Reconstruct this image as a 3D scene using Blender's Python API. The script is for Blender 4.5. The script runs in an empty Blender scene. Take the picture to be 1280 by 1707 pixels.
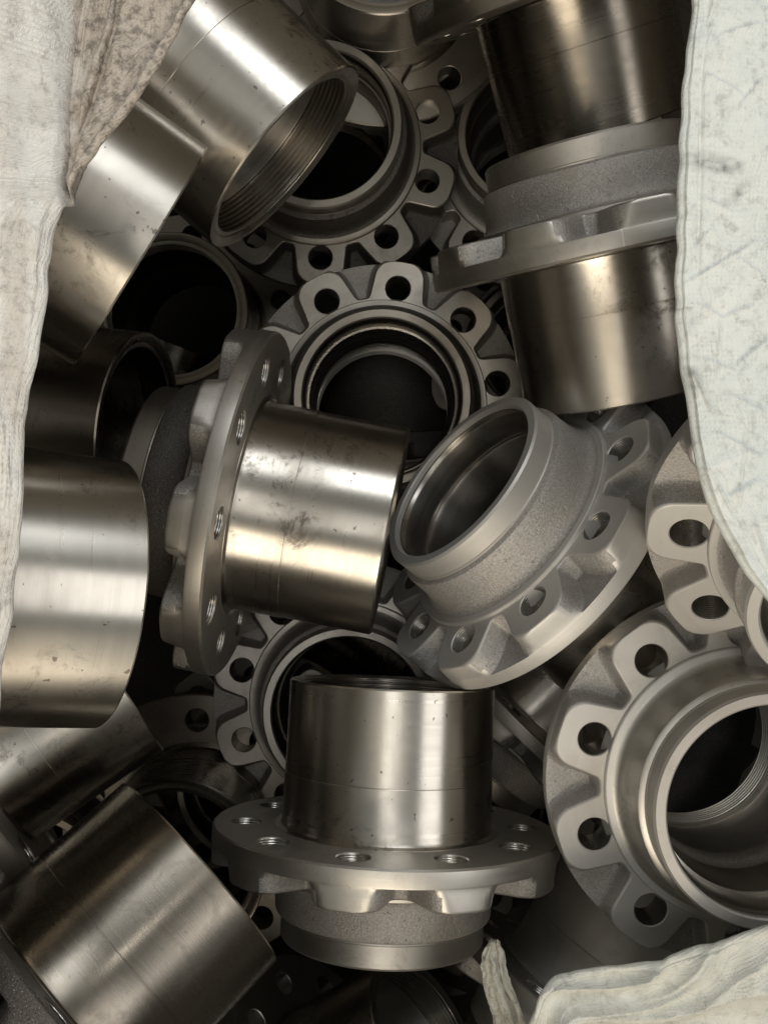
import bpy, bmesh, math, random
from mathutils import Vector, Matrix, noise
from mathutils.geometry import delaunay_2d_cdt

# ------------------------------------------------------------------ camera, light, exposure
U = 0.1                       # one hub barrel radius in metres
F = 1600.0                    # focal length in photo pixels (photo 1280 x 1707)
CX, CY = 640.0, 853.5
HC = 1.62                     # camera height

S = bpy.context.scene
COL = S.collection
cam_d = bpy.data.cameras.new("camera")
cam = bpy.data.objects.new("camera", cam_d)
COL.objects.link(cam)
cam.location = (0, 0, HC)
cam_d.sensor_fit = 'VERTICAL'
cam_d.angle_y = 2 * math.atan(CY / F)
cam_d.clip_start = 0.01
cam_d.clip_end = 100
S.camera = cam

W = bpy.data.worlds.new("World")
S.world = W
W.use_nodes = True
bg = W.node_tree.nodes["Background"]
bg.inputs[0].default_value = (0.93, 0.95, 0.90, 1)
bg.inputs[1].default_value = 0.26


def area(name, loc, target, sx, sy, power, col):
    l = bpy.data.lights.new(name, 'AREA')
    l.shape = 'RECTANGLE'
    l.size, l.size_y = sx, sy
    l.energy = power
    l.color = col
    o = bpy.data.objects.new(name, l)
    COL.objects.link(o)
    o.location = loc
    o.rotation_euler = (Vector(target) - Vector(loc)).to_track_quat('-Z', 'Y').to_euler()
    return o


area("warm_doorway_light", (-0.25, -2.5, 3.0), (0, 0, 0.9), 2.1, 2.6, 72, (1.0, 0.885, 0.71))
area("cool_window_light", (0.75, 2.4, 3.1), (0, 0, 0.9), 1.8, 1.3, 36, (0.95, 0.98, 1.0))
area("side_window_light", (2.7, -0.1, 3.0), (0, 0, 0.9), 2.0, 2.0, 30, (1.0, 0.98, 0.95))
area("ceiling_tube_light", (0.10, 0.1, 4.0), (0, 0, 0.8), 0.16, 1.6, 9, (1.0, 0.97, 0.92))

S.view_settings.view_transform = 'Standard'
S.view_settings.look = 'None'
S.view_settings.exposure = 0.0
S.view_settings.gamma = 1.0
S.view_settings.use_curve_mapping = False


# ------------------------------------------------------------------ helpers
def cam_pt(px, py, d):
    """point seen at photo pixel (px,py), d barrel radii below the camera"""
    return Vector(((px - CX) / F * d * U, -(py - CY) / F * d * U, HC - d * U))


def link(name, me, parent=None):
    o = bpy.data.objects.new(name, me)
    COL.objects.link(o)
    if parent:
        o.parent = parent
    return o


def empty(name):
    o = bpy.data.objects.new(name, None)
    o.empty_display_size = 0.02
    COL.objects.link(o)
    return o


class NT:
    def __init__(self, name):
        self.m = bpy.data.materials.new(name)
        self.m.use_nodes = True
        self.t = self.m.node_tree
        self.t.nodes.clear()

    def n(self, typ, **kw):
        x = self.t.nodes.new(typ)
        for k, v in kw.items():
            if k.startswith('i_'):
                k = k[2:]
                k = int(k) if k.isdigit() else k.replace('_', ' ')
                x.inputs[k].default_value = v
            else:
                setattr(x, k, v)
        return x

    def l(self, a, b):
        self.t.links.new(a, b)

    def math(self, op, a, b=None, c=None, clamp=False):
        x = self.n('ShaderNodeMath', operation=op, use_clamp=clamp)
        for i, v in enumerate((a, b, c)):
            if v is None:
                continue
            if isinstance(v, (int, float)):
                x.inputs[i].default_value = v
            else:
                self.l(v, x.inputs[i])
        return x.outputs[0]

    def mix(self, fac, a, b):
        x = self.n('ShaderNodeMix', data_type='RGBA')
        for i, v in ((0, fac), (6, a), (7, b)):
            if isinstance(v, (int, float)):
                x.inputs[i].default_value = v
            elif isinstance(v, tuple):
                x.inputs[i].default_value = (*v, 1) if len(v) == 3 else v
            else:
                self.l(v, x.inputs[i])
        return x.outputs[2]

    def ramp(self, fac, lo, hi, smooth=True):
        x = self.n('ShaderNodeMapRange', interpolation_type='SMOOTHSTEP' if smooth else 'LINEAR')
        self.l(fac, x.inputs[0])
        x.inputs[1].default_value = lo
        x.inputs[2].default_value = hi
        return x.outputs[0]

    def noise(self, vec, scale, detail=3, rough=.5, w=None, dist=0):
        x = self.n('ShaderNodeTexNoise', noise_dimensions='3D')
        x.inputs['Scale'].default_value = scale
        x.inputs['Detail'].default_value = detail
        x.inputs['Roughness'].default_value = rough
        x.inputs['Distortion'].default_value = dist
        self.l(vec, x.inputs['Vector'])
        return x.outputs[0]


def coords(g):
    """object coordinates plus the same shifted by a per-object random offset, and polar (r, angle, z)"""
    tc = g.n('ShaderNodeTexCoord')
    oi = g.n('ShaderNodeObjectInfo')
    sc = g.n('ShaderNodeVectorMath', operation='SCALE')
    cb = g.n('ShaderNodeCombineXYZ')
    g.l(oi.outputs['Random'], cb.inputs[0])
    g.l(g.math('MULTIPLY', oi.outputs['Random'], 7.3), cb.inputs[1])
    g.l(g.math('MULTIPLY', oi.outputs['Random'], 3.1), cb.inputs[2])
    g.l(cb.outputs[0], sc.inputs[0])
    sc.inputs['Scale'].default_value = 9.0
    ad = g.n('ShaderNodeVectorMath', operation='ADD')
    g.l(tc.outputs['Object'], ad.inputs[0])
    g.l(sc.outputs[0], ad.inputs[1])
    sp = g.n('ShaderNodeSeparateXYZ')
    g.l(tc.outputs['Object'], sp.inputs[0])
    r = g.math('SQRT', g.math('ADD', g.math('MULTIPLY', sp.outputs[0], sp.outputs[0]),
                              g.math('MULTIPLY', sp.outputs[1], sp.outputs[1])))
    ang = g.math('ARCTAN2', sp.outputs[1], sp.outputs[0])
    return tc.outputs['Object'], ad.outputs[0], r, ang, sp.outputs[2], oi.outputs['Random']


def mat_machined(name, base=(.60, .57, .525), rough=.29, aniso=.75, stain=1.0, dull=0.0, rings=0.0):
    g = NT(name)
    obj, rnd, r, ang, z, rv = coords(g)
    out = g.n('ShaderNodeOutputMaterial')
    b = g.n('ShaderNodeBsdfPrincipled')
    g.l(b.outputs[0], out.inputs[0])
    # turning marks: noise over (r, z), nearly constant round the axis
    cv = g.n('ShaderNodeCombineXYZ')
    g.l(r, cv.inputs[0]); g.l(z, cv.inputs[2])
    g.l(g.math('ADD', g.math('MULTIPLY', ang, .0006), rv), cv.inputs[1])
    fine = g.noise(cv.outputs[0], 1500, 2, .6)
    mid = g.noise(cv.outputs[0], 160, 3, .6)
    # blotches and handling marks
    blot = g.noise(rnd, 9, 5, .6, dist=.6)
    smud = g.noise(rnd, 38, 9, .78, dist=.5)
    place = g.noise(rnd, 7, 1, .5)
    speck = g.noise(rnd, 170, 2, .5)
    st = g.math('MULTIPLY', g.ramp(smud, .50, .66), g.ramp(place, .44, .60))
    st = g.math('MULTIPLY', st, .58 * stain)
    sp = g.math('MULTIPLY', g.ramp(speck, .71, .74), .6 * stain)
    c = g.mix(g.math('MULTIPLY', mid, .24), base, tuple(x * .80 for x in base))
    c = g.mix(g.math('MULTIPLY', g.ramp(blot, .42, .72), .45), c, tuple(x * y for x, y in zip(base, (.70, .66, .62))))
    tv = g.n('ShaderNodeMix', data_type='RGBA', blend_type='MULTIPLY')
    tv.inputs[0].default_value = 1.0
    g.l(c, tv.inputs[6])
    g.l(g.mix(rv, (.84, .81, .77), (1.05, 1.05, 1.04)), tv.inputs[7])
    c = tv.outputs[2]
    c = g.mix(st, c, (.09, .075, .06))
    c = g.mix(sp, c, (.12, .10, .085))
    # thin scratches across the surface
    mp = g.n('ShaderNodeMapping')
    mp.inputs['Rotation'].default_value = (.6, .9, .4)
    mp.inputs['Scale'].default_value = (1, 1, .035)
    g.l(rnd, mp.inputs[0])
    scr = g.ramp(g.noise(mp.outputs[0], 240, 1, .4, dist=.2), .80, .82)
    c = g.mix(g.math('MULTIPLY', scr, .5), c, (.8, .77, .72))
    g.l(c, b.inputs['Base Color'])
    b.inputs['Metallic'].default_value = 1.0 - dull
    ro = g.math('ADD', g.math('MULTIPLY', g.math('SUBTRACT', mid, .5), .16), rough)
    ro = g.math('ADD', ro, g.math('MULTIPLY', g.ramp(blot, .4, .75), .10))
    ro = g.math('ADD', ro, g.math('MULTIPLY', st, .12), clamp=True)
    g.l(ro, b.inputs['Roughness'])
    b.inputs['Anisotropic'].default_value = aniso
    b.inputs['Anisotropic Rotation'].default_value = .25
    tg = g.n('ShaderNodeTangent', direction_type='RADIAL', axis='Z')
    g.l(tg.outputs[0], b.inputs['Tangent'])
    bp = g.n('ShaderNodeBump')
    bp.inputs['Strength'].default_value = .35
    bp.inputs['Distance'].default_value = .00012
    h = g.math('ADD', fine, g.math('MULTIPLY', mid, .8))
    g.l(g.math('ADD', h, g.math('MULTIPLY', g.noise(rnd, 14, 1, .5), 1.2)), bp.inputs['Height'])
    g.l(bp.outputs[0], b.inputs['Normal'])
    return g.m


def mat_cast(name, base=(.42, .395, .365), metal=.6, rough=.5):
    g = NT(name)
    obj, rnd, r, ang, z, rv = coords(g)
    out = g.n('ShaderNodeOutputMaterial')
    b = g.n('ShaderNodeBsdfPrincipled')
    g.l(b.outputs[0], out.inputs[0])
    gr = g.noise(rnd, 620, 3, .7)
    gr2 = g.noise(rnd, 1500, 1, .5)
    bl = g.noise(rnd, 22, 4, .6)
    c = g.mix(g.math('MULTIPLY', g.ramp(gr, .35, .7), .7), tuple(x * .72 for x in base), tuple(min(1, x * 1.35) for x in base))
    c = g.mix(g.math('MULTIPLY', g.ramp(bl, .45, .75), .5), c, tuple(x * y for x, y in zip(base, (.80, .74, .68))))
    c = g.mix(g.math('MULTIPLY', g.ramp(gr2, .68, .74), .6), c, (.72, .68, .62))
    g.l(c, b.inputs['Base Color'])
    b.inputs['Metallic'].default_value = metal
    g.l(g.math('ADD', g.math('MULTIPLY', gr, .25), rough - .1), b.inputs['Roughness'])
    bp = g.n('ShaderNodeBump')
    bp.inputs['Strength'].default_value = .75
    bp.inputs['Distance'].default_value = .0009
    pit = g.ramp(g.noise(rnd, 150, 3, .6), .60, .74)
    g.l(g.math('SUBTRACT', g.math('ADD', gr, g.math('MULTIPLY', bl, 1.6)), g.math('MULTIPLY', pit, .9)), bp.inputs['Height'])
    g.l(bp.outputs[0], b.inputs['Normal'])
    return g.m


def mat_bolt_bore(name):
    g = NT(name)
    obj, rnd, r, ang, z, rv = coords(g)
    out = g.n('ShaderNodeOutputMaterial')
    b = g.n('ShaderNodeBsdfPrincipled')
    g.l(b.outputs[0], out.inputs[0])
    b.inputs['Metallic'].default_value = 1
    b.inputs['Base Color'].default_value = (.55, .53, .50, 1)
    b.inputs['Roughness'].default_value = .28
    w = g.math('SINE', g.math('MULTIPLY', z, 2 * math.pi / .0021))
    bp = g.n('ShaderNodeBump')
    bp.inputs['Strength'].default_value = .6
    bp.inputs['Distance'].default_value = .0003
    g.l(g.math('ADD', w, g.math('MULTIPLY', g.noise(rnd, 300, 2), 1.5)), bp.inputs['Height'])
    g.l(bp.outputs[0], b.inputs['Normal'])
    return g.m


def mat_fabric(name, base, dirt, dirt_amt, tint2, weave=1.0, wr=1.0, crumple=0.0, grime=None):
    """woven polypropylene sack: fine weave from UVs in metres, creases and grime from noise"""
    g = NT(name)
    tc = g.n('ShaderNodeTexCoord')
    out = g.n('ShaderNodeOutputMaterial')
    b = g.n('ShaderNodeBsdfPrincipled')
    g.l(b.outputs[0], out.inputs[0])
    ob = tc.outputs['Object']
    sp = g.n('ShaderNodeSeparateXYZ')
    g.l(tc.outputs['UV'], sp.inputs[0])
    wob = g.math('MULTIPLY', g.noise(ob, 40, 2), .004)
    wx = g.math('SINE', g.math('MULTIPLY', g.math('ADD', sp.outputs[0], wob), 2 * math.pi / .0027))
    wy = g.math('SINE', g.math('MULTIPLY', g.math('ADD', sp.outputs[1], wob), 2 * math.pi / .0027))
    wv = g.math('MULTIPLY', g.math('MULTIPLY', g.math('ADD', wx, 1.0), g.math('ADD', wy, .6)), g.ramp(g.noise(ob, 30, 4, .7), .3, .75))
    n1 = g.noise(ob, 11, 5, .62, dist=.8)
    n2 = g.noise(ob, 45, 6, .7, dist=1.2)
    n3 = g.noise(ob, 190, 4, .75)
    mp = g.n('ShaderNodeMapping')
    mp.inputs['Scale'].default_value = (1, .22, 1)
    mp.inputs['Rotation'].default_value = (0, 0, .35)
    g.l(ob, mp.inputs[0])
    cr = g.n('ShaderNodeTexNoise', noise_dimensions='3D', noise_type='RIDGED_MULTIFRACTAL')
    cr.inputs['Scale'].default_value = 28
    cr.inputs['Detail'].default_value = 4
    cr.inputs['Distortion'].default_value = .5
    g.l(mp.outputs[0], cr.inputs['Vector'])
    vo = g.n('ShaderNodeTexVoronoi', feature='DISTANCE_TO_EDGE')
    vo.inputs['Scale'].default_value = 11
    vm = g.n('ShaderNodeVectorMath', operation='ADD')
    nz = g.n('ShaderNodeTexNoise'); nz.inputs['Scale'].default_value = 14; nz.inputs['Detail'].default_value = 3
    g.l(ob, nz.inputs['Vector'])
    vs = g.n('ShaderNodeVectorMath', operation='SCALE'); vs.inputs['Scale'].default_value = .07
    g.l(nz.outputs[1], vs.inputs[0])
    g.l(ob, vm.inputs[0]); g.l(vs.outputs[0], vm.inputs[1])
    g.l(vm.outputs[0], vo.inputs['Vector'])
    vo2 = g.n('ShaderNodeTexVoronoi', feature='DISTANCE_TO_EDGE')
    vo2.inputs['Scale'].default_value = 46
    g.l(vm.outputs[0], vo2.inputs['Vector'])
    line = g.math('SUBTRACT', 1.0, g.ramp(vo.outputs[0], 0.0, .012))
    line = g.math('MULTIPLY', line, g.ramp(n1, .40, .56))
    c = g.mix(g.ramp(n1, .35, .7), base, tint2)
    d = g.math('MULTIPLY', g.ramp(g.math('ADD', g.math('MULTIPLY', n2, .45), g.math('MULTIPLY', n3, .55)), .47, .68), dirt_amt)
    c = g.mix(d, c, dirt)
    c = g.mix(g.math('MULTIPLY', wv, .10 * weave, clamp=True), c, tuple(x * .75 for x in base))
    c = g.mix(g.math('MULTIPLY', line, .16), c, tuple(x * .8 for x in dirt))
    big = g.math('MULTIPLY', g.ramp(g.noise(ob, 16, 5, .7, dist=2.0), .64, .70), .45)
    c = g.mix(big, c, tuple(x * .6 for x in dirt))
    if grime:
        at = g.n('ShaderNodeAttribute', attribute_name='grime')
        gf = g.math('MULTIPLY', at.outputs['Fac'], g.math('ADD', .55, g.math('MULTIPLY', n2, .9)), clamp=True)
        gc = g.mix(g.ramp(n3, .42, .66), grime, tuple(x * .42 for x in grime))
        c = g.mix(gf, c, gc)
    g.l(c, b.inputs['Base Color'])
    b.inputs['Roughness'].default_value = .55
    b.inputs['Specular IOR Level'].default_value = .35
    bp = g.n('ShaderNodeBump')
    bp.inputs['Strength'].default_value = .55
    bp.inputs['Distance'].default_value = .0022
    um = g.n('ShaderNodeMapping')
    um.inputs['Scale'].default_value = (55, 420, 1)
    g.l(tc.outputs['UV'], um.inputs[0])
    fib = g.noise(um.outputs[0], 1, 4, .65)
    h = g.math('ADD', g.math('MULTIPLY', wv, .10 * weave), g.math('MULTIPLY', fib, 1.1 * weave))
    h = g.math('ADD', h, g.math('MULTIPLY', n3, .35))
    h = g.math('ADD', h, g.math('MULTIPLY', n2, .5 * wr))
    h = g.math('ADD', h, g.math('MULTIPLY', cr.outputs[0], 1.2 * crumple))
    h = g.math('ADD', h, g.math('MULTIPLY', vo.outputs[0], 5.0 * crumple))
    h = g.math('ADD', h, g.math('MULTIPLY', vo2.outputs[0], 3.0 * crumple))
    g.l(h, bp.inputs['Height'])
    g.l(bp.outputs[0], b.inputs['Normal'])
    return g.m


M_BAR = mat_machined("turned_steel", stain=1.2)
M_FACE = mat_machined("faced_steel", base=(.58, .56, .525), rough=.43, aniso=.3, stain=.5)
M_DULL = mat_machined("matt_turned_steel", base=(.68, .67, .655), rough=.52, aniso=.15, stain=.2, dull=.3)
M_BORE = mat_machined("bored_steel", base=(.50, .48, .45), rough=.30, aniso=.6, stain=.6)
M_SHADE = mat_machined("shaded_grimy_turned_steel", base=(.27, .245, .21), rough=.26, aniso=.7, stain=.7)  # dark copy of the turned steel: shade and bore grime in its colour
M_SHADEFACE = mat_machined("shaded_faced_steel", base=(.34, .315, .28), rough=.42, aniso=.3, stain=.6)  # dark copy of the faced steel, shade put into the colour
M_CASTPALE = mat_cast("pale_cast_steel", (.50, .48, .46), .5)
M_CASTDARK = mat_cast("shaded_grimy_cast_steel", (.10, .09, .08))  # near-black cast steel: painted shade, plus grime inside the bores
M_CAST = mat_cast("cast_steel")
M_HOLE = mat_bolt_bore("drilled_hole_wall")

# ------------------------------------------------------------------ hub geometry (units of U, axis +Z to the barrel end)
L, ZL, ZN, RF, RP, RN = 1.36, -.36, -1.03, 1.655, 1.34, .965
ZF = -.155                      # pocket floor


def finish(bm, name, mats, angle=28):
    bmesh.ops.remove_doubles(bm, verts=bm.verts, dist=1e-5)
    me = bpy.data.meshes.new(name)
    for v in bm.verts:
        v.co *= U
    bm.to_mesh(me)
    bm.free()
    for m in mats:
        me.materials.append(m)
    for p in me.polygons:
        p.use_smooth = True
    me.set_sharp_from_angle(angle=math.radians(angle))
    me.update()
    return me


def lathe(bm, prof, seg=160, mi=0, closed=False):
    """prof: list of (r,z); consecutive points joined. mi can be a list per segment"""
    rings = []
    for r, z in prof:
        rings.append([bm.verts.new((r * math.cos(2 * math.pi * i / seg), r * math.sin(2 * math.pi * i / seg), z)) for i in range(seg)])
    n = len(prof)
    for j in range(n if closed else n - 1):
        a, b = rings[j], rings[(j + 1) % n]
        for i in range(seg):
            k = (i + 1) % seg
            f = bm.faces.new((a[i], a[k], b[k], b[i]))
            f.material_index = mi[j] if isinstance(mi, list) else mi


def build_barrel():
    bm = bmesh.new()
    prof = [(.90, -.01), (1.075, -.01), (1.075, .004), (1.045, .006), (1.018, .018), (1.006, .045),
            (1.006, .50), (1.004, .503), (.9965, .503), (.9965, .509), (1.0, .511),
            (1.0, L - .014), (.988, L), (.955, L), (.895, L - .030), (.893, L - .34), (.925, L - .345), (.93, L - .375),
            (.925, L - .40), (.90, L - .41), (.90, -.01)]
    lathe(bm, prof[:-1], closed=True)
    return finish(bm, "barrel", [M_BAR])


def build_thread():
    bm = bmesh.new()
    prof = [(.91, L - .036), (.866, L - .038)]
    z = L - .042
    while z > L - .31:
        prof += [(.848, z), (.848, z - .014), (.878, z - .026), (.878, z - .032), ]
        z -= .045
    prof += [(.85, z), (.85, z - .01), (.91, z - .012)]
    lathe(bm, prof, closed=True, seg=160)
    return finish(bm, "thread", [M_BORE], 20)


def build_bore(mcast):
    bm = bmesh.new()
    prof = [(.93, 1.0), (.885, .995), (.882, .98), (.880, .30), (.865, .26), (.82, .20), (.785, .13), (.772, .04), (.775, -.05),
            (.79, -.09), (.80, -.11), (.805, -.18), (.805, -.60), (.815, -.63), (.840, -.635), (.842, -.65),
            (.838, -.66), (.838, ZN + .12), (.842, ZN + .10), (.855, ZN + .08), (.858, ZN + .065), (.93, ZN + .06)]
    mi = [0] * (len(prof) - 1)
    for k in range(4, 11):
        mi[k] = 1
    lathe(bm, prof, mi=mi)
    return finish(bm, "bore", [M_BORE, mcast])


def build_neck(m):
    bm = bmesh.new()
    zb, ze = ZL - .05, ZN + .235
    prof = [(1.235, -.25), (1.20, ZL - .002), (1.195, ZL - .030), (1.185, ZL - .038), (1.13, ZL - .040), (1.105, ZL - .048), (1.085, ZL - .065), (1.068, ZL - .09),
            (1.055, ZL - .13), (1.045, ZL - .18), (1.035, (zb + ze) / 2 - .03), (1.028, ze + .04), (1.018, ze + .015), (.992, ze), (.94, ze - .004), (.93, -.25)]
    mi = [1, 1, 1, 1, 0, 0, 0, 0, 0, 0, 0, 0, 0, 0, 0, 0]
    lathe(bm, prof, closed=True, mi=mi)
    return finish(bm, "neck", [m, M_FACE], 35)


def build_lip():
    bm = bmesh.new()
    prof = [(.93, -.70), (.972, ZN + .234), (.974, ZN + .215), (RN, ZN + .205), (RN, ZN + .022), (RN - .018, ZN), (.872, ZN), (.858, ZN + .014),
            (.856, ZN + .055), (.864, ZN + .06), (.90, ZN + .07)]
    lathe(bm, prof, closed=True)
    return finish(bm, "lip_ring", [M_FACE])


def fillet_path(pts, rads, n=7):
    """round the corners of an open 2D path"""
    out = [Vector(pts[0])]
    for i in range(1, len(pts) - 1):
        p, a, b = Vector(pts[i]), Vector(pts[i - 1]), Vector(pts[i + 1])
        u, v = (a - p).normalized(), (b - p).normalized()
        ang = u.angle(v)
        t = rads[i] / math.tan(ang / 2)
        t = min(t, (a - p).length * (.92 if i == 1 else .45), (b - p).length * (.92 if i == len(pts) - 2 else .45))
        r = t * math.tan(ang / 2)
        c = p + (u + v).normalized() * (r / math.sin(ang / 2))
        s, e = p + u * t, p + v * t
        a0 = math.atan2(s.y - c.y, s.x - c.x)
        a1 = math.atan2(e.y - c.y, e.x - c.x)
        d = (a1 - a0 + math.pi) % (2 * math.pi) - math.pi
        for k in range(n + 1):
            q = a0 + d * k / n
            out.append(c + Vector((math.cos(q), math.sin(q))) * r)
    out.append(Vector(pts[-1]))
    return out


def build_flange(mcast):
    bm = bmesh.new()
    NS = 10
    pitch = 2 * math.pi / NS
    rl = RF - .014             # lug face rim radius
    # pocket outline in local coords (x tangential, y radial), entering from one side of the rim
    hw = .27
    pk = fillet_path([(-hw - .20, math.sqrt(rl**2 - (hw + .20)**2)), (-hw + .01, math.sqrt(rl**2 - (hw - .01)**2)), (-.078, 1.215), (.078, 1.215),
                      (hw - .01, math.sqrt(rl**2 - (hw - .01)**2)), (hw + .20, math.sqrt(rl**2 - (hw + .20)**2))],
                     [0, .19, .072, .072, .19, 0])
    # loop: holes are centred on sector boundaries +-18 deg, pockets at sector centres
    loop, tag = [], []          # (x,y), True if pocket part
    for s in range(NS):
        th = s * pitch
        ct, st_ = math.cos(th), math.sin(th)
        for i, p in enumerate(pk):
            # radial axis at angle th ; tangential increasing with angle -> x positive = +theta
            x = p.y * ct - p.x * st_
            y = p.y * st_ + p.x * ct
            loop.append(Vector((x, y)))
            tag.append(0 < i < len(pk) - 1)
        a0 = math.atan2(pk[-1].x, pk[-1].y)
        a1 = pitch - a0
        for k in range(1, 5):
            q = th + a0 + (a1 - a0) * k / 5
            loop.append(Vector((rl * math.cos(q), rl * math.sin(q))))
            tag.append(False)
    n = len(loop)
    nor = []
    for i in range(n):
        t = (loop[(i + 1) % n] - loop[i - 1]).normalized()
        nor.append(Vector((t.y, -t.x)))      # outward of a CCW loop
    levels = [(0, ZL, rl), (.008, ZL + .004, rl + .005), (.016, ZL + .014, rl + .009), (.022, ZL + .03, rl + .011), (.036, ZF - .065, RF - .004), (.044, ZF - .034, RF - .003),
              (.054, ZF - .012, RF - .002), (.066, ZF, RF)]
    rings = []
    for d, z, rc in levels:
        ring = []
        for p, nn in zip(loop, nor):
            q = p + nn * d * (1 + .45 * max(0, min(1, (p.length - 1.33) / .25)))
            if q.length > rc:
                q = q.normalized() * rc
            ring.append(bm.verts.new((q.x, q.y, z)))
        rings.append(ring)
    for j in range(len(rings) - 1):
        for i in range(n):
            k = (i + 1) % n
            f = bm.faces.new((rings[j][k], rings[j][i], rings[j + 1][i], rings[j + 1][k]))
            inpocket = (tag[i] or tag[k]) and min(loop[i].length, loop[k].length) < rl - .006
            onrim = min(math.hypot(v.co.x, v.co.y) for v in (rings[j + 1][i], rings[j + 1][k])) > RF - .03
            f.material_index = 1 if (inpocket and j >= 2 and not onrim) else 0
    # pocket floor and rim down to the disc edge
    last = rings[-1]
    edge = []
    for v in last:
        q = Vector((v.co.x, v.co.y)).normalized() * RF
        edge.append(bm.verts.new((q.x, q.y, ZF)))
    # spread floor edge angles monotonically
    for i in range(n):
        k = (i + 1) % n
        if (last[i].co - edge[i].co).length > 1e-5 or (last[k].co - edge[k].co).length > 1e-5:
            try:
                f = bm.faces.new((last[k], last[i], edge[i], edge[k]))
                f.material_index = 1
            except ValueError:
                pass
    prev = edge
    for rr, z in ((RF + .004, ZF + .012), (RF + .004, -.018), (RF - .014, 0)):
        cur = [bm.verts.new((v.co.x / RF * rr, v.co.y / RF * rr, z)) for v in edge]
        for i in range(n):
            k = (i + 1) % n
            bm.faces.new((prev[k], prev[i], cur[i], cur[k]))
        prev = cur
    # faces with holes through CDT
    HN = 36
    hr = .142

    def face(z, outer, rin, up):
        pts, edges = [], []
        def addloop(l):
            b0 = len(pts)
            pts.extend(l)
            m = len(l)
            edges.extend([(b0 + i, b0 + (i + 1) % m) for i in range(m)])
        addloop([Vector((v.co.x, v.co.y)) for v in outer])
        SI = 120
        addloop([Vector((rin * math.cos(2 * math.pi * i / SI), rin * math.sin(2 * math.pi * i / SI))) for i in range(SI)])
        hs = []
        for s in range(NS):
            q = (s + .5) * pitch
            cx, cy = RP * math.cos(q), RP * math.sin(q)
            hs.append((cx, cy))
            addloop([Vector((cx + (hr + .009) * math.cos(2 * math.pi * i / HN), cy + (hr + .009) * math.sin(2 * math.pi * i / HN))) for i in range(HN)])
        vs, _, fs, _, _, _ = delaunay_2d_cdt(pts, edges, [], 0, 1e-6)
        nv = [bm.verts.new((v.x, v.y, z)) for v in vs]
        oc = [Vector((v.co.x, v.co.y)) for v in outer]
        def inside(c):
            ins = False
            j = len(oc) - 1
            for i in range(len(oc)):
                a, b = oc[i], oc[j]
                if (a.y > c.y) != (b.y > c.y) and c.x < (b.x - a.x) * (c.y - a.y) / (b.y - a.y) + a.x:
                    ins = not ins
                j = i
            return ins
        for f in fs:
            c = (vs[f[0]] + vs[f[1]] + vs[f[2]]) / 3
            if c.length < rin * .9995:
                continue
            if any((c - Vector(h)).length < hr + .0085 for h in hs):
                continue
            if not inside(c):
                continue
            idx = f if up else list(reversed(f))
            bm.faces.new([nv[i] for i in idx])

    face(ZL, rings[0], 1.198, False)
    face(0, prev, 1.07, True)
    for s in range(NS):
        q = (s + .5) * pitch
        cx, cy = RP * math.cos(q), RP * math.sin(q)
        pr = None
        for j, (r, z, mi) in enumerate(((hr + .009, ZL, 0), (hr, ZL + .010, 0), (hr, -.010, 2), (hr + .009, 0, 0))):
            ring = [bm.verts.new((cx + r * math.cos(2 * math.pi * i / HN), cy + r * math.sin(2 * math.pi * i / HN), z)) for i in range(HN)]
            if pr:
                for i in range(HN):
                    k = (i + 1) % HN
                    f = bm.faces.new((pr[i], pr[k], ring[k], ring[i]))
                    f.material_index = mi
            pr = ring
    bmesh.ops.dissolve_degenerate(bm, edges=bm.edges, dist=1e-6)
    return finish(bm, "flange", [M_FACE, mcast, M_HOLE], 32)


ME_BARREL, ME_THREAD, ME_LIP = build_barrel(), build_thread(), build_lip()
ME_FLANGE = build_flange(M_CAST)
ME_BORE = build_bore(M_CAST)
ME_NECK = build_neck(M_CAST)
ME_NECK_SMOOTH = ME_NECK.copy()
ME_NECK_SMOOTH.materials[0] = M_FACE


def make_hub():
    t = empty("wheel_hub")
    for nm, me in (("barrel", ME_BARREL), ("thread", ME_THREAD), ("flange", ME_FLANGE), ("bore", ME_BORE), ("neck", ME_NECK), ("lip_ring", ME_LIP)):
        link(nm, me, t)
    return t


proto = make_hub()
used = [False]


def hub(label, P, A, phase=0.0, slots=None):
    """P world point of flange face centre, A barrel direction"""
    if not used[0]:
        t = proto
        used[0] = True
    else:
        t = proto.copy()
        COL.objects.link(t)
        for ch in proto.children:
            c = ch.copy()
            COL.objects.link(c)
            c.parent = t
            for sl in c.material_slots:
                sl.link = 'DATA'
    A = Vector(A).normalized()
    hh = Vector((0, 0, 1)) if abs(A.z) < .9 else Vector((0, 1, 0))
    u = hh.cross(A).normalized()
    v = A.cross(u)
    c, s = math.cos(phase), math.sin(phase)
    u2, v2 = u * c + v * s, v * c - u * s
    M = Matrix((u2, v2, A)).transposed().to_4x4()
    M.translation = P
    t.matrix_world = M
    t["label"] = label
    t["category"] = "wheel hub"
    t["group"] = "steel wheel hubs heaped in the sack"
    if slots:
        for ch in t.children:
            k = ch.name.split('.')[0]
            if k in slots:
                for i, m in slots[k].items():
                    ch.material_slots[i].link = 'OBJECT'
                    ch.material_slots[i].material = m
    return t


def fitted(label, p, slots=None, dd=0.0):
    """p = px, py, depth, azimuth, elevation, hole phase (phase of a bolt hole)"""
    A = Vector((math.cos(p[3]) * math.cos(p[4]), math.sin(p[3]) * math.cos(p[4]), math.sin(p[4])))
    return hub(label, cam_pt(p[0], p[1], p[2] + dd), A, p[5] - math.pi / 10, slots)


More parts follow.
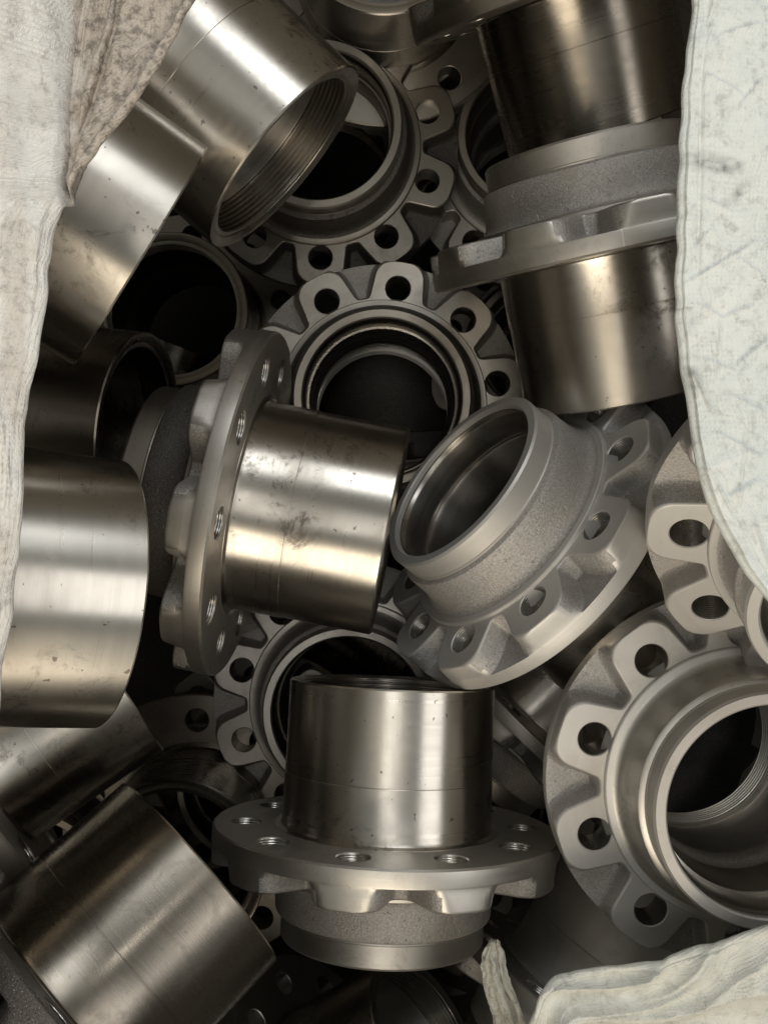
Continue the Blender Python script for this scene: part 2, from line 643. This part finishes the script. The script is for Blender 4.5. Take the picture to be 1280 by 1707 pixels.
def neckup(label, px, py, depth, hole, A=(0, 0, -1), slots=None):
    """hub seen from its neck side; px,py,depth locate the centre of the lug faces, hole one bolt hole"""
    A = Vector(A).normalized()
    hh = Vector((0, 0, 1)) if abs(A.z) < .9 else Vector((0, 1, 0))
    u = hh.cross(A).normalized()
    v = A.cross(u)
    d = cam_pt(hole[0], hole[1], depth) - cam_pt(px, py, depth)
    return hub(label, cam_pt(px, py, depth) + A * (-ZL * U), A, math.atan2(d.dot(v), d.dot(u)) - math.pi / 10, slots)


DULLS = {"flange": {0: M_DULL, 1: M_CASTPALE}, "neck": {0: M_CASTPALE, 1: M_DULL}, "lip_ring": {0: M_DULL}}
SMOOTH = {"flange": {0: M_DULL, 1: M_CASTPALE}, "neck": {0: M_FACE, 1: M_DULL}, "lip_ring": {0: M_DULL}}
SHADED = {"barrel": {0: M_SHADE}, "bore": {0: M_SHADE, 1: M_CASTDARK}, "thread": {0: M_SHADE}, "flange": {0: M_SHADEFACE, 1: M_CASTDARK}, "neck": {0: M_CASTDARK, 1: M_SHADEFACE}, "lip_ring": {0: M_SHADEFACE}}  # whole hub in the dark copies, its shade carried by colour
DARKBORE = {"barrel": {0: M_SHADE}, "bore": {0: M_SHADE, 1: M_CASTDARK}}  # barrel and bore darkened for shade and for bore grime
DARKNECK = {"neck": {0: M_CASTDARK, 1: M_SHADEFACE}, "lip_ring": {0: M_SHADEFACE}}  # shadow on the neck and lip painted as dark steel

# --- the large hubs in front
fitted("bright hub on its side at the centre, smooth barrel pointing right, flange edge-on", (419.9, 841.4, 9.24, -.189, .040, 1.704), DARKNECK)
fitted("hub lying barrel-up at bottom centre, flange spread below a shiny upright barrel", (643.8, 1373.9, 9.298, 1.525, -.106, 1.358))
fitted("matt grey hub tilted right of centre with open bore facing up left", (888.2, 899.4, 9.371, -.655, -.383, .702), DULLS)
fitted("large hub at lower right facing the viewer, four bolt holes and notched rim showing", (1211.5, 1286.4, 8.603, -4.408, -1.525, .933), SMOOTH)
fitted("threaded open-ended barrel at top left, pointing down right", (287.3, 96.0, 8.621, -.733, -.044, 0))
fitted("barrel beside the left flap below the threaded one, end cut straight", (-38.4, 250.8, 7.10, -.549, -.36, 0))
fitted("dark barrel with shadowed open end between two barrels at left edge", (25.5, 697.5, 9.794, -.123, .148, 0), SHADED)
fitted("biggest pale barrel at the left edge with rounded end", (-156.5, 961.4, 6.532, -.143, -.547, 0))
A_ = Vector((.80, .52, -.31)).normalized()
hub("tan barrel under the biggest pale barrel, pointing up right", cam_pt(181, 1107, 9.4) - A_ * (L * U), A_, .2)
fitted("long shaded barrel in the lower left corner with warm streak, pointing up right", (113.2, 1661.0, 7.715, .701, -.445, .2), {**SHADED, "flange": {0: M_CASTDARK, 1: M_CASTDARK}})
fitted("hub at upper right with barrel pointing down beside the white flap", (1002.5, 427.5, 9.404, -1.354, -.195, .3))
fitted("dark glossy barrel at the top right corner above another hub's cast neck", (950.5, -9.6, 9.909, -1.249, -.371, .1), SHADED)
fitted("hub half hidden by the right flap, two large threaded holes showing", (1454.9, 861.4, 7.251, -8.172, -2.339, 5.96), DULLS)
# --- second layer
def on_side(label, px, py, depth, az, el, ph=0.0, slots=None):
    return fitted(label, (px, py, depth, math.radians(az), math.radians(el), ph), slots)


neckup("deep shaded hub at the centre with squared lugs around a round bore", 637, 674, 11.0, (663, 484), slots={**DARKBORE, "lip_ring": {0: M_SHADEFACE}, "neck": {0: M_CASTDARK, 1: M_FACE}})
neckup("shaded hub at top centre, flange holes curving round its dark bore", 535, 243, 11.5, (720, 304), slots=SHADED)
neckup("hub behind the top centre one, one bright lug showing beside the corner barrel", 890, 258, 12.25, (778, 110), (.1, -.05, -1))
neckup("hub under the centre one, small bolt holes beside the bottom barrel", 584, 1170, 11.4, (403, 1117), slots=DARKBORE)
neckup("dark hub between the bottom barrel and the large right hub, single lug visible", 797, 1335, 13.3, (873, 1195), slots=SHADED)
hub("black open bore in the shadow left of centre with pale ring on its right", cam_pt(285, 515, 12.4) + Vector((0, 0, -L * U)), (0, 0, 1), 0, SHADED)
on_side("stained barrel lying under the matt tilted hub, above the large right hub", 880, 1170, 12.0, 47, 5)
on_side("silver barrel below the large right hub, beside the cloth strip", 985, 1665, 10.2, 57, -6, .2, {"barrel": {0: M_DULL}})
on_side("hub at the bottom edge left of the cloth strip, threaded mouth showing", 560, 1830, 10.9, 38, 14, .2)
hub("dark upright barrel behind the lower left barrel, thin rim arc catching light", cam_pt(288, 1452, 10.4) + Vector((0, 0, -L * U)), (0, 0, 1), 0, SHADED)
neckup("hub in the deep shade at the left edge below the tan barrel", 55, 1440, 11.8, (30, 1600), (-.15, .1, -1), SHADED)
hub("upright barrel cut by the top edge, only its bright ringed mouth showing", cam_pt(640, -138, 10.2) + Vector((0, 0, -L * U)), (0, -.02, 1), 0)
neckup("small bright lug under the centre hub beside its flange foot", 430, 1290, 13.2, (330, 1162), (.05, 0, -1), SHADED)
# --- lower layers, mostly lost in the gaps
on_side("shaded, smudged barrel seen through the bore of the deep centre hub", 652, 735, 14.5, 93, 0, slots={"barrel": {0: M_CASTDARK}, "flange": {0: M_CASTDARK, 1: M_CASTDARK}})
neckup("hub deep in the gap right of the centre hub's lugs", 905, 590, 13.4, (835, 500), (.2, 0, -1), SHADED)
on_side("barrel in the gap above the bottom barrel", 560, 1010, 14.6, -30, 5, slots=SHADED)
on_side("barrel in the dark left gap under the open bore", 240, 720, 14.9, 70, 0, slots=SHADED)
on_side("barrel deep under the lower left corner", 250, 1560, 14.6, 20, 0, slots=SHADED)
on_side("barrel deep under the bottom right corner", 800, 1520, 14.6, 70, 0, slots=SHADED)
on_side("barrel deep under the top left corner", 330, 230, 14.7, 20, 0, slots=SHADED)
on_side("barrel deep under the right edge", 1130, 900, 14.2, 80, 0, slots=SHADED)

# ------------------------------------------------------------------ sack
def nz(x, y, z=0.0, s=1.0):
    return noise.noise(Vector((x * s, y * s, z)))


def interp(pts, t):
    """Catmull-Rom through pts, t in 0..1"""
    n = len(pts) - 1
    f = t * n
    i = min(int(f), n - 1)
    f -= i
    p = [Vector(pts[max(0, min(n, i + k))]) for k in (-1, 0, 1, 2)]
    return .5 * ((2 * p[1]) + (p[2] - p[0]) * f + (2 * p[0] - 5 * p[1] + 4 * p[2] - p[3]) * f * f + (3 * p[1] - p[0] - 3 * p[2] + p[3]) * f ** 3)


def flap(name, mat, edge, far, relief, parent, nu=260, nv=150, roll=.22, hang=1.6):
    """folded-over mouth of the sack. edge, far: lists of (px, py, depth); the cloth runs from
    edge out to far, is rolled under along the edge and lies double beneath itself"""
    bm = bmesh.new()
    uvl = bm.loops.layers.uv.new("UVMap")
    grid = []
    # profile along v: -1..0 underside, 0..1 top side
    for iu in range(nu + 1):
        tu = iu / nu
        e = interp(edge, tu)
        f = interp(far, tu)
        E_ = cam_pt(*e)
        Fp = cam_pt(*f)
        out = (Fp - E_)
        Lw = out.length
        od = out.normalized()
        row = []
        r = roll * U
        pts = []
        # underside outwards -> edge
        for k in range(14):
            s = 1 - k / 14
            pts.append((s * Lw * .9, -2 * r - s * s * hang * U * .5, 0))
        for k in range(12):
            a = -math.pi / 2 - math.pi * k / 11 * .5 * 2
            pts.append((r + r * math.cos(a + 0) , -r + r * math.sin(a), 0))
        for k in range(1, nv + 1):
            s = (k / nv) ** 1.9
            pts.append((r + s * (Lw - r), 0, 1))
        acc = 0
        prev = None
        for d, zz, top in pts:
            p = E_ + od * d
            p.z += zz
            # relief by photo-plane position (in units of U), fades in from the rolled edge
            qx, qy = p.x / U, p.y / U
            w = min(1.0, max(0, d / (1.2 * r))) if top else (1.0 if d > 2 * r else .5)
            if top or d < 2.2 * r:
                p.z += relief(qx, qy, d / U, tu) * U * (w if top else .6)
                p += od * (.035 * U * nz(qx * 2.2, qy * 2.2, 7.7) + .015 * U * nz(qx * 7, qy * 7, 1.7)) * (1 - min(1, d / (3 * r)))
            if prev is not None:
                acc += (p - prev).length
            prev = p.copy()
            row.append((bm.verts.new(p), acc))
        grid.append(row)
    for i in range(nu):
        va = i * 1.0
        for j in range(len(grid[0]) - 1):
            q = [grid[i][j], grid[i + 1][j], grid[i + 1][j + 1], grid[i][j + 1]]
            fc = bm.faces.new([a[0] for a in q])
            uu = [(i, grid[i][j][1]), (i + 1, grid[i + 1][j][1]), (i + 1, grid[i + 1][j + 1][1]), (i, grid[i][j + 1][1])]
            du = (Vector(cam_pt(*edge[0])) - Vector(cam_pt(*edge[-1]))).length / nu
            for lp, (a, b_) in zip(fc.loops, uu):
                lp[uvl].uv = (a * du, b_)
            fc.smooth = True
    bmesh.ops.recalc_face_normals(bm, faces=bm.faces)
    me = bpy.data.meshes.new(name)
    bm.to_mesh(me)
    bm.free()
    me.materials.append(mat)
    return link(name, me, parent)


def seg_dist(x, y, poly):
    best = 9
    side = 0
    for (ax, ay), (bx, by) in zip(poly, poly[1:]):
        dx, dy = bx - ax, by - ay
        t = max(0, min(1, ((x - ax) * dx + (y - ay) * dy) / (dx * dx + dy * dy)))
        d = math.hypot(x - ax - dx * t, y - ay - dy * t)
        if d < best:
            best = d
            side = dx * (y - ay) - dy * (x - ax)
    return best if side > 0 else -best


def to_u(pl, d):
    return [((x - CX) / F * d, -(y - CY) / F * d) for x, y in pl]


M_LEFT = mat_fabric("grimy_cream_weave", (.79, .775, .735), (.22, .185, .15), .50, (.70, .67, .62), 2.0, 1.3, .12, (.50, .435, .37))
M_RIGHT = mat_fabric("creased_white_weave", (.72, .74, .705), (.33, .33, .31), .60, (.63, .67, .65), .9, 1.0, .40, (.33, .33, .32))
M_LOW = mat_fabric("folded_cream_weave", (.76, .75, .68), (.24, .21, .17), .42, (.67, .66, .58), 1.1, 1.0, .22)
M_STRIP = mat_fabric("dirty_strip_weave", (.60, .58, .50), (.13, .115, .085), .95, (.45, .43, .36), 1.8, 1.2)
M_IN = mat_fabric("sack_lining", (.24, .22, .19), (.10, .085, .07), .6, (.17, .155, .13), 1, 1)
M_PANEL = mat_fabric("brown_grimed_weave", (.56, .51, .45), (.13, .10, .08), .75, (.43, .385, .335), 1.3, 1.0)

M_FLOORSHADE = mat_cast("sack_floor_shade", (.03, .028, .025), 0.0, .5)  # sack floor coloured near black to paint the shade in the gaps
bag = empty("bulk_sack")
bag["label"] = "open woven white bulk sack, its folded cloth mouth framing the heap of hubs"
bag["category"] = "sack"

DLF = 5.0
crack = to_u([(190, -60), (183, 20), (170, 70), (146, 160), (112, 250), (104, 300)], DLF)
valley = to_u([(128, -60), (118, 0), (108, 110), (104, 200), (102, 300), (92, 380), (60, 620), (20, 900)], DLF)


def ridg(x, y, s, seed):
    v = 1 - abs(nz(x * s, y * s, seed)) * 2.2
    return max(0, v) ** 3


def at_y(poly, y):
    if y >= poly[0][1]:
        return poly[0][0]
    for (ax, ay), (bx, by) in zip(poly, poly[1:]):
        if y >= by:
            return ax + (bx - ax) * (ay - y) / (ay - by)
    return poly[-1][0]


def relief_left(x, y, d, t):
    a = x - at_y(crack, y)
    b = x - at_y(valley, y)
    on = max(0, min(1, (y - 1.55) / .1))
    z = -(.20 * math.exp(-(a / .013) ** 2) - .03 * math.exp(-((abs(a) - .06) / .05) ** 2)) * on
    top = max(0, min(1, (y - 1.7) / .9))
    wd = .02 + .05 * max(0, min(1, (y - 2.2) / .5))
    z -= .40 * math.exp(-((b - wd) / (.018 + wd * .8)) ** 2) * top
    roll = min(1.0, max(0, -b / .42))
    z += .34 * math.sin(roll * math.pi * .55) * (.35 + .65 * top)
    z += -.16 * max(0, min(1, b / .5)) * top
    q = x + .12 * nz(x, y * .7, 2)
    z += .035 * ridg(q * 2.4, y * .35, 1.6, 6.6) + .02 * ridg(q * 5, y * .8, 1.4, 2.6)
    z += .07 * nz(x * 1.6, y * .5, 3.1) + .014 * nz(x * 9, y * 3, 1.1) + .006 * nz(x * 24, y * 9, 4.2)
    return z


B_SIDE = -1


CREASES = [(1140, 475, 1268, 398, .03), (1160, 510, 1200, 532, .03), (1200, 532, 1262, 506, .028), (1199, 532, 1191, 640, .024),
           (1222, 612, 1285, 560, .03), (1150, 620, 1186, 700, .04), (1165, 600, 1215, 618, .025), (1180, 720, 1260, 760, .03),
           (1210, 660, 1275, 690, .025), (1205, 830, 1262, 800, .03), (1240, 700, 1225, 860, .03), (1180, 790, 1240, 900, .035),
           (1160, 330, 1215, 350, .02), (1200, 60, 1275, 30, .03), (1165, 120, 1240, 160, .025), (1230, 180, 1280, 120, .03),
           (1250, 860, 1285, 960, .04), (1150, 420, 1185, 380, .02), (1230, 430, 1285, 470, .025)]


def relief_right(x, y, d, t):
    z = .16 * nz(x * .8, y * .45, 9.3) + .03 * nz(x * 2.2, y * 1.6, 2.2)
    hem = .11 + .05 * nz(y * .9, 2, 2)
    z -= .020 * math.exp(-((d - hem) / .016) ** 2) * max(0, min(1, .5 + 1.6 * nz(y * .7, 6, 1)))
    px, py = CX + F * x / 5.6, CY - F * y / 5.6
    for (ax, ay, bx, by, am) in CREASES:
        dx, dy = bx - ax, by - ay
        t_ = max(0, min(1, ((px - ax) * dx + (py - ay) * dy) / (dx * dx + dy * dy)))
        sx, sy = px - ax - dx * t_, py - ay - dy * t_
        q = (sx * dy - sy * dx) / math.hypot(dx, dy)
        r_ = math.hypot(sx, sy)
        if r_ < 60:
            z += am * .5 * (math.exp(-(r_ / 3.2) ** 2) - .45 * math.exp(-((r_ - 6) / 7) ** 2) * (1 if q > 0 else -.4)) * min(1, 4 * t_ * (1 - t_) + .25)
    z += .030 * ridg(x + .3 * nz(x, y, 5), y * .6, 1.1, 4.4) + .012 * ridg(x, y + .4 * nz(x, y, 3), 2.6, 8.1)
    return z


def relief_low(x, y, d, t):
    q = d + .35 * nz(x * .9, y * .9, 2.0) + .10 * x
    z = .13 * ridg(q * 1.0, x * .10, 1.5, 7.3) + .08 * ridg(x * .3, q * 1.3, 2.3, 3.3) + .04 * ridg(x * .5 + .2 * y, q * 2, 2.9, 1.3)
    z += .16 * nz(x * .9, y * 1.4, 6.1) + .03 * nz(x * 3, y * 4, 2.7) + .008 * nz(x * 14, y * 14, 2)
    return z


flap("left_flap", M_LEFT, [(345, -60, DLF), (310, 0, DLF), (225, 148, DLF), (150, 258, DLF), (97, 345, DLF), (80, 480, DLF), (60, 600, DLF), (37, 740, DLF), (20, 950, DLF), (8, 1100, DLF), (-12, 1300, DLF), (-40, 1500, DLF)],
     [(-500, -100, 5.3), (-500, 0, 5.3), (-500, 150, 5.3), (-500, 300, 5.3), (-500, 400, 5.3), (-500, 500, 5.3), (-500, 600, 5.3), (-500, 750, 5.3), (-500, 950, 5.3), (-500, 1100, 5.3), (-500, 1300, 5.3), (-500, 1550, 5.3)],
     relief_left, bag, nu=420, nv=220, roll=.04)
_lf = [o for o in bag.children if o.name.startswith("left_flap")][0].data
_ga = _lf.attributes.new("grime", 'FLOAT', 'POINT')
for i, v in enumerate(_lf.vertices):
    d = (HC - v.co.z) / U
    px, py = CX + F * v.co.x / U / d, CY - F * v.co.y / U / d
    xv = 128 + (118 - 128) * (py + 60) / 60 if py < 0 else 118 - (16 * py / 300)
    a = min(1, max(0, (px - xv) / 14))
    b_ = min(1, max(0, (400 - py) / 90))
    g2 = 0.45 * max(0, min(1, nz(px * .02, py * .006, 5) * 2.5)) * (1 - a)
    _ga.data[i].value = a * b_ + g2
DR = 5.6
flap("right_flap", M_RIGHT, [(1160, -80, DR), (1150, 0, DR), (1136, 130, DR), (1134, 260, DR), (1127, 400, DR), (1128, 520, DR), (1139, 650, DR), (1163, 790, DR), (1218, 915, DR), (1282, 1005, DR), (1400, 1130, DR)],
     [(1800, -100, 5.9), (1800, 0, 5.9), (1800, 130, 5.9), (1800, 260, 5.9), (1800, 400, 5.9), (1800, 520, 5.9), (1800, 650, 5.9), (1800, 790, 5.9), (1800, 915, 5.9), (1800, 1005, 5.9), (1800, 1150, 5.9)],
     relief_right, bag, nu=360, nv=220, roll=.035)
_rf = [o for o in bag.children if o.name.startswith("right_flap")][0].data
_ga = _rf.attributes.new("grime", 'FLOAT', 'POINT')
for i, v in enumerate(_rf.vertices):
    d = (HC - v.co.z) / U
    px, py = CX + F * v.co.x / U / d, CY - F * v.co.y / U / d
    a = math.exp(-((px - 1190) / 48) ** 4 - ((py - 272 - (px - 1190) * .22) / 17) ** 4)
    b_ = .8 * math.exp(-((px - 1228) / 18) ** 2 - ((py - 322 + (px - 1228) * .7) / 14) ** 2)
    c_ = .5 * math.exp(-((px - 1150) / 16) ** 2) * max(0, nz(px * .02, py * .012, 8) * 3) * (350 < py < 700)
    _ga.data[i].value = min(1, max(a, b_, c_)) * (.55 + .9 * nz(px * .05, py * .09, 3))
DB = 7.2
flap("lower_flap", M_LOW, [(850, 1790, DB), (882, 1705, DB), (905, 1650, DB), (950, 1628, DB), (1020, 1616, DB), (1110, 1600, DB), (1195, 1572, DB), (1282, 1545, DB), (1400, 1500, DB), (1550, 1440, DB)],
     [(1100, 2010, 7.4), (1150, 1990, 7.4), (1180, 1970, 7.4), (1220, 1960, 7.4), (1270, 1950, 7.4), (1330, 1950, 7.4), (1400, 1950, 7.4), (1480, 1950, 7.4), (1580, 1930, 7.4), (1700, 1900, 7.4)],
     relief_low, bag, nu=320, nv=200, roll=.045)

flap("unseen_corner_flap", M_LEFT, [(-25, 1540, 5.6), (-25, 1660, 5.8), (-10, 1745, 6.0), (90, 1790, 6.1), (220, 1880, 5.9), (380, 1900, 6.0), (520, 1950, 6.2)],  # out-of-view turn of the mouth, added to shade the lower left hubs
     [(-600, 1560, 5.5), (-560, 1800, 5.6), (-450, 2050, 5.8), (-250, 2300, 5.9), (0, 2400, 6.0), (250, 2450, 6.1), (420, 2500, 6.3)],
     relief_low, bag, nu=120, nv=60, roll=.12)
# strip of cloth standing up at the bottom
def strip():
    bm = bmesh.new()
    uvl = bm.loops.layers.uv.new("UVMap")
    Lf = [(817, 1568), (803, 1592), (803, 1625), (810, 1662), (822, 1700), (838, 1790)]
    Rt = [(831, 1567), (841, 1590), (846, 1622), (858, 1655), (872, 1695), (900, 1790)]
    rows = []
    N = 60
    for side in (0, 1):
        for i in range(N + 1):
            t = i / N
            a, b = interp(Lf, t), interp(Rt, t)
            row = []
            for j in range(19):
                s = j / 18
                p = a.lerp(b, s)
                ridge = math.sin(s * math.pi) * .07 - .09 * math.exp(-((s - .66 - .1 * t) / .05) ** 2) - .05 * math.exp(-((s - .3) / .04) ** 2) + .04 * nz(s * 7, t * 9, 2.2)
                d = 8.0 - ridge if side == 0 else 8.0 + .10 * math.sin(s * math.pi)
                q = cam_pt(p.x + 3.0 * nz(t * 14, s * 2, 3), p.y + (1 - t) ** 8 * 9 * nz(s * 9, 4, 1), d)
                row.append(bm.verts.new(q))
            rows.append(row)
    for side in (0, 1):
        for i in range(N):
            for j in range(18):
                k = side * (N + 1) + i
                f = bm.faces.new((rows[k][j], rows[k + 1][j], rows[k + 1][j + 1], rows[k][j + 1]))
                f.smooth = True
                for lp, (u, v) in zip(f.loops, ((i, j), (i + 1, j), (i + 1, j + 1), (i, j + 1))):
                    lp[uvl].uv = (u * .0018, v * .0012)
    bmesh.ops.remove_doubles(bm, verts=bm.verts, dist=1e-5)
    bmesh.ops.recalc_face_normals(bm, faces=bm.faces)
    me = bpy.data.meshes.new("cloth_strip")
    bm.to_mesh(me)
    bm.free()
    me.materials.append(M_STRIP)
    link("cloth_strip", me, bag)


strip()
flap("upper_fold", M_RIGHT, [(430, 60, 12.9), (520, 80, 12.9), (600, 95, 13.0), (700, 150, 13.1), (800, 190, 13.1), (900, 120, 13.0)],
     [(300, -420, 11.6), (420, -420, 11.6), (560, -420, 11.6), (700, -420, 11.6), (850, -420, 11.6), (1000, -420, 11.6)],
     relief_low, bag, nu=100, nv=60, roll=.12)


def sack_body():
    bm = bmesh.new()
    uvl = bm.loops.layers.uv.new("UVMap")
    NP = 200
    lv = []
    bot, topz = HC - 16.4 * U, HC - 4.3 * U
    NL = 60
    for i in range(NL + 1):
        t = i / NL
        ring = []
        for j in range(NP):
            a = 2 * math.pi * j / NP
            ca, sa = math.cos(a), math.sin(a)
            se = (abs(ca) ** 3.2 + abs(sa) ** 3.2) ** (-1 / 3.2)
            if t < .35:
                k = t / .35
                rx, ry, z = 6.2 * k, 6.6 * k, 0
            else:
                k = (t - .35) / .65
                rx, ry = 6.2 + .9 * k ** .7, 6.6 + .9 * k ** .6
                z = k
            w = .16 * nz(math.cos(a) * 5, math.sin(a) * 5, t * 4) + .06 * nz(math.cos(a) * 17, math.sin(a) * 17, t * 11)
            rr = 1 + (w * .35 if t > .2 else 0)
            ring.append(bm.verts.new((ca * se * rx * U * rr, sa * se * ry * U * rr, bot + (topz - bot) * z + .02 * nz(ca * t * 9, sa * t * 9, 3) * (t < .4))))
        lv.append(ring)
    for i in range(NL):
        for j in range(NP):
            k = (j + 1) % NP
            if i == 0 and False:
                continue
            f = bm.faces.new((lv[i][j], lv[i][k], lv[i + 1][k], lv[i + 1][j]))
            f.smooth = True
            for lp, (u, v) in zip(f.loops, ((j, i), (j + 1, i), (j + 1, i + 1), (j, i + 1))):
                lp[uvl].uv = (u * .02, v * .02)
    bmesh.ops.remove_doubles(bm, verts=bm.verts, dist=1e-5)
    me = bpy.data.meshes.new("sack_wall")
    bm.to_mesh(me)
    bm.free()
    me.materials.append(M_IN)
    me.materials.append(M_FLOORSHADE)
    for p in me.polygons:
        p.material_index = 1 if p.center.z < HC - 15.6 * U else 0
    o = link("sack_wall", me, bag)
    so = o.modifiers.new("thickness", 'SOLIDIFY')
    so.thickness = .003
    so.offset = 1


sack_body()

# concrete ground below the sack
gm = NT("concrete")
tc = gm.n('ShaderNodeTexCoord')
go = gm.n('ShaderNodeOutputMaterial')
gb = gm.n('ShaderNodeBsdfPrincipled')
gm.l(gb.outputs[0], go.inputs[0])
gm.l(gm.mix(gm.noise(tc.outputs['Object'], 6, 6, .65), (.20, .19, .175), (.32, .31, .29)), gb.inputs['Base Color'])
gb.inputs['Roughness'].default_value = .9
me = bpy.data.meshes.new("ground")
z0 = HC - 16.5 * U - .004
me.from_pydata([(-6, -6, z0), (6, -6, z0), (6, 6, z0), (-6, 6, z0)], [], [(0, 1, 2, 3)])
me.materials.append(gm.m)
g_ = link("ground", me)
g_["kind"] = "structure"
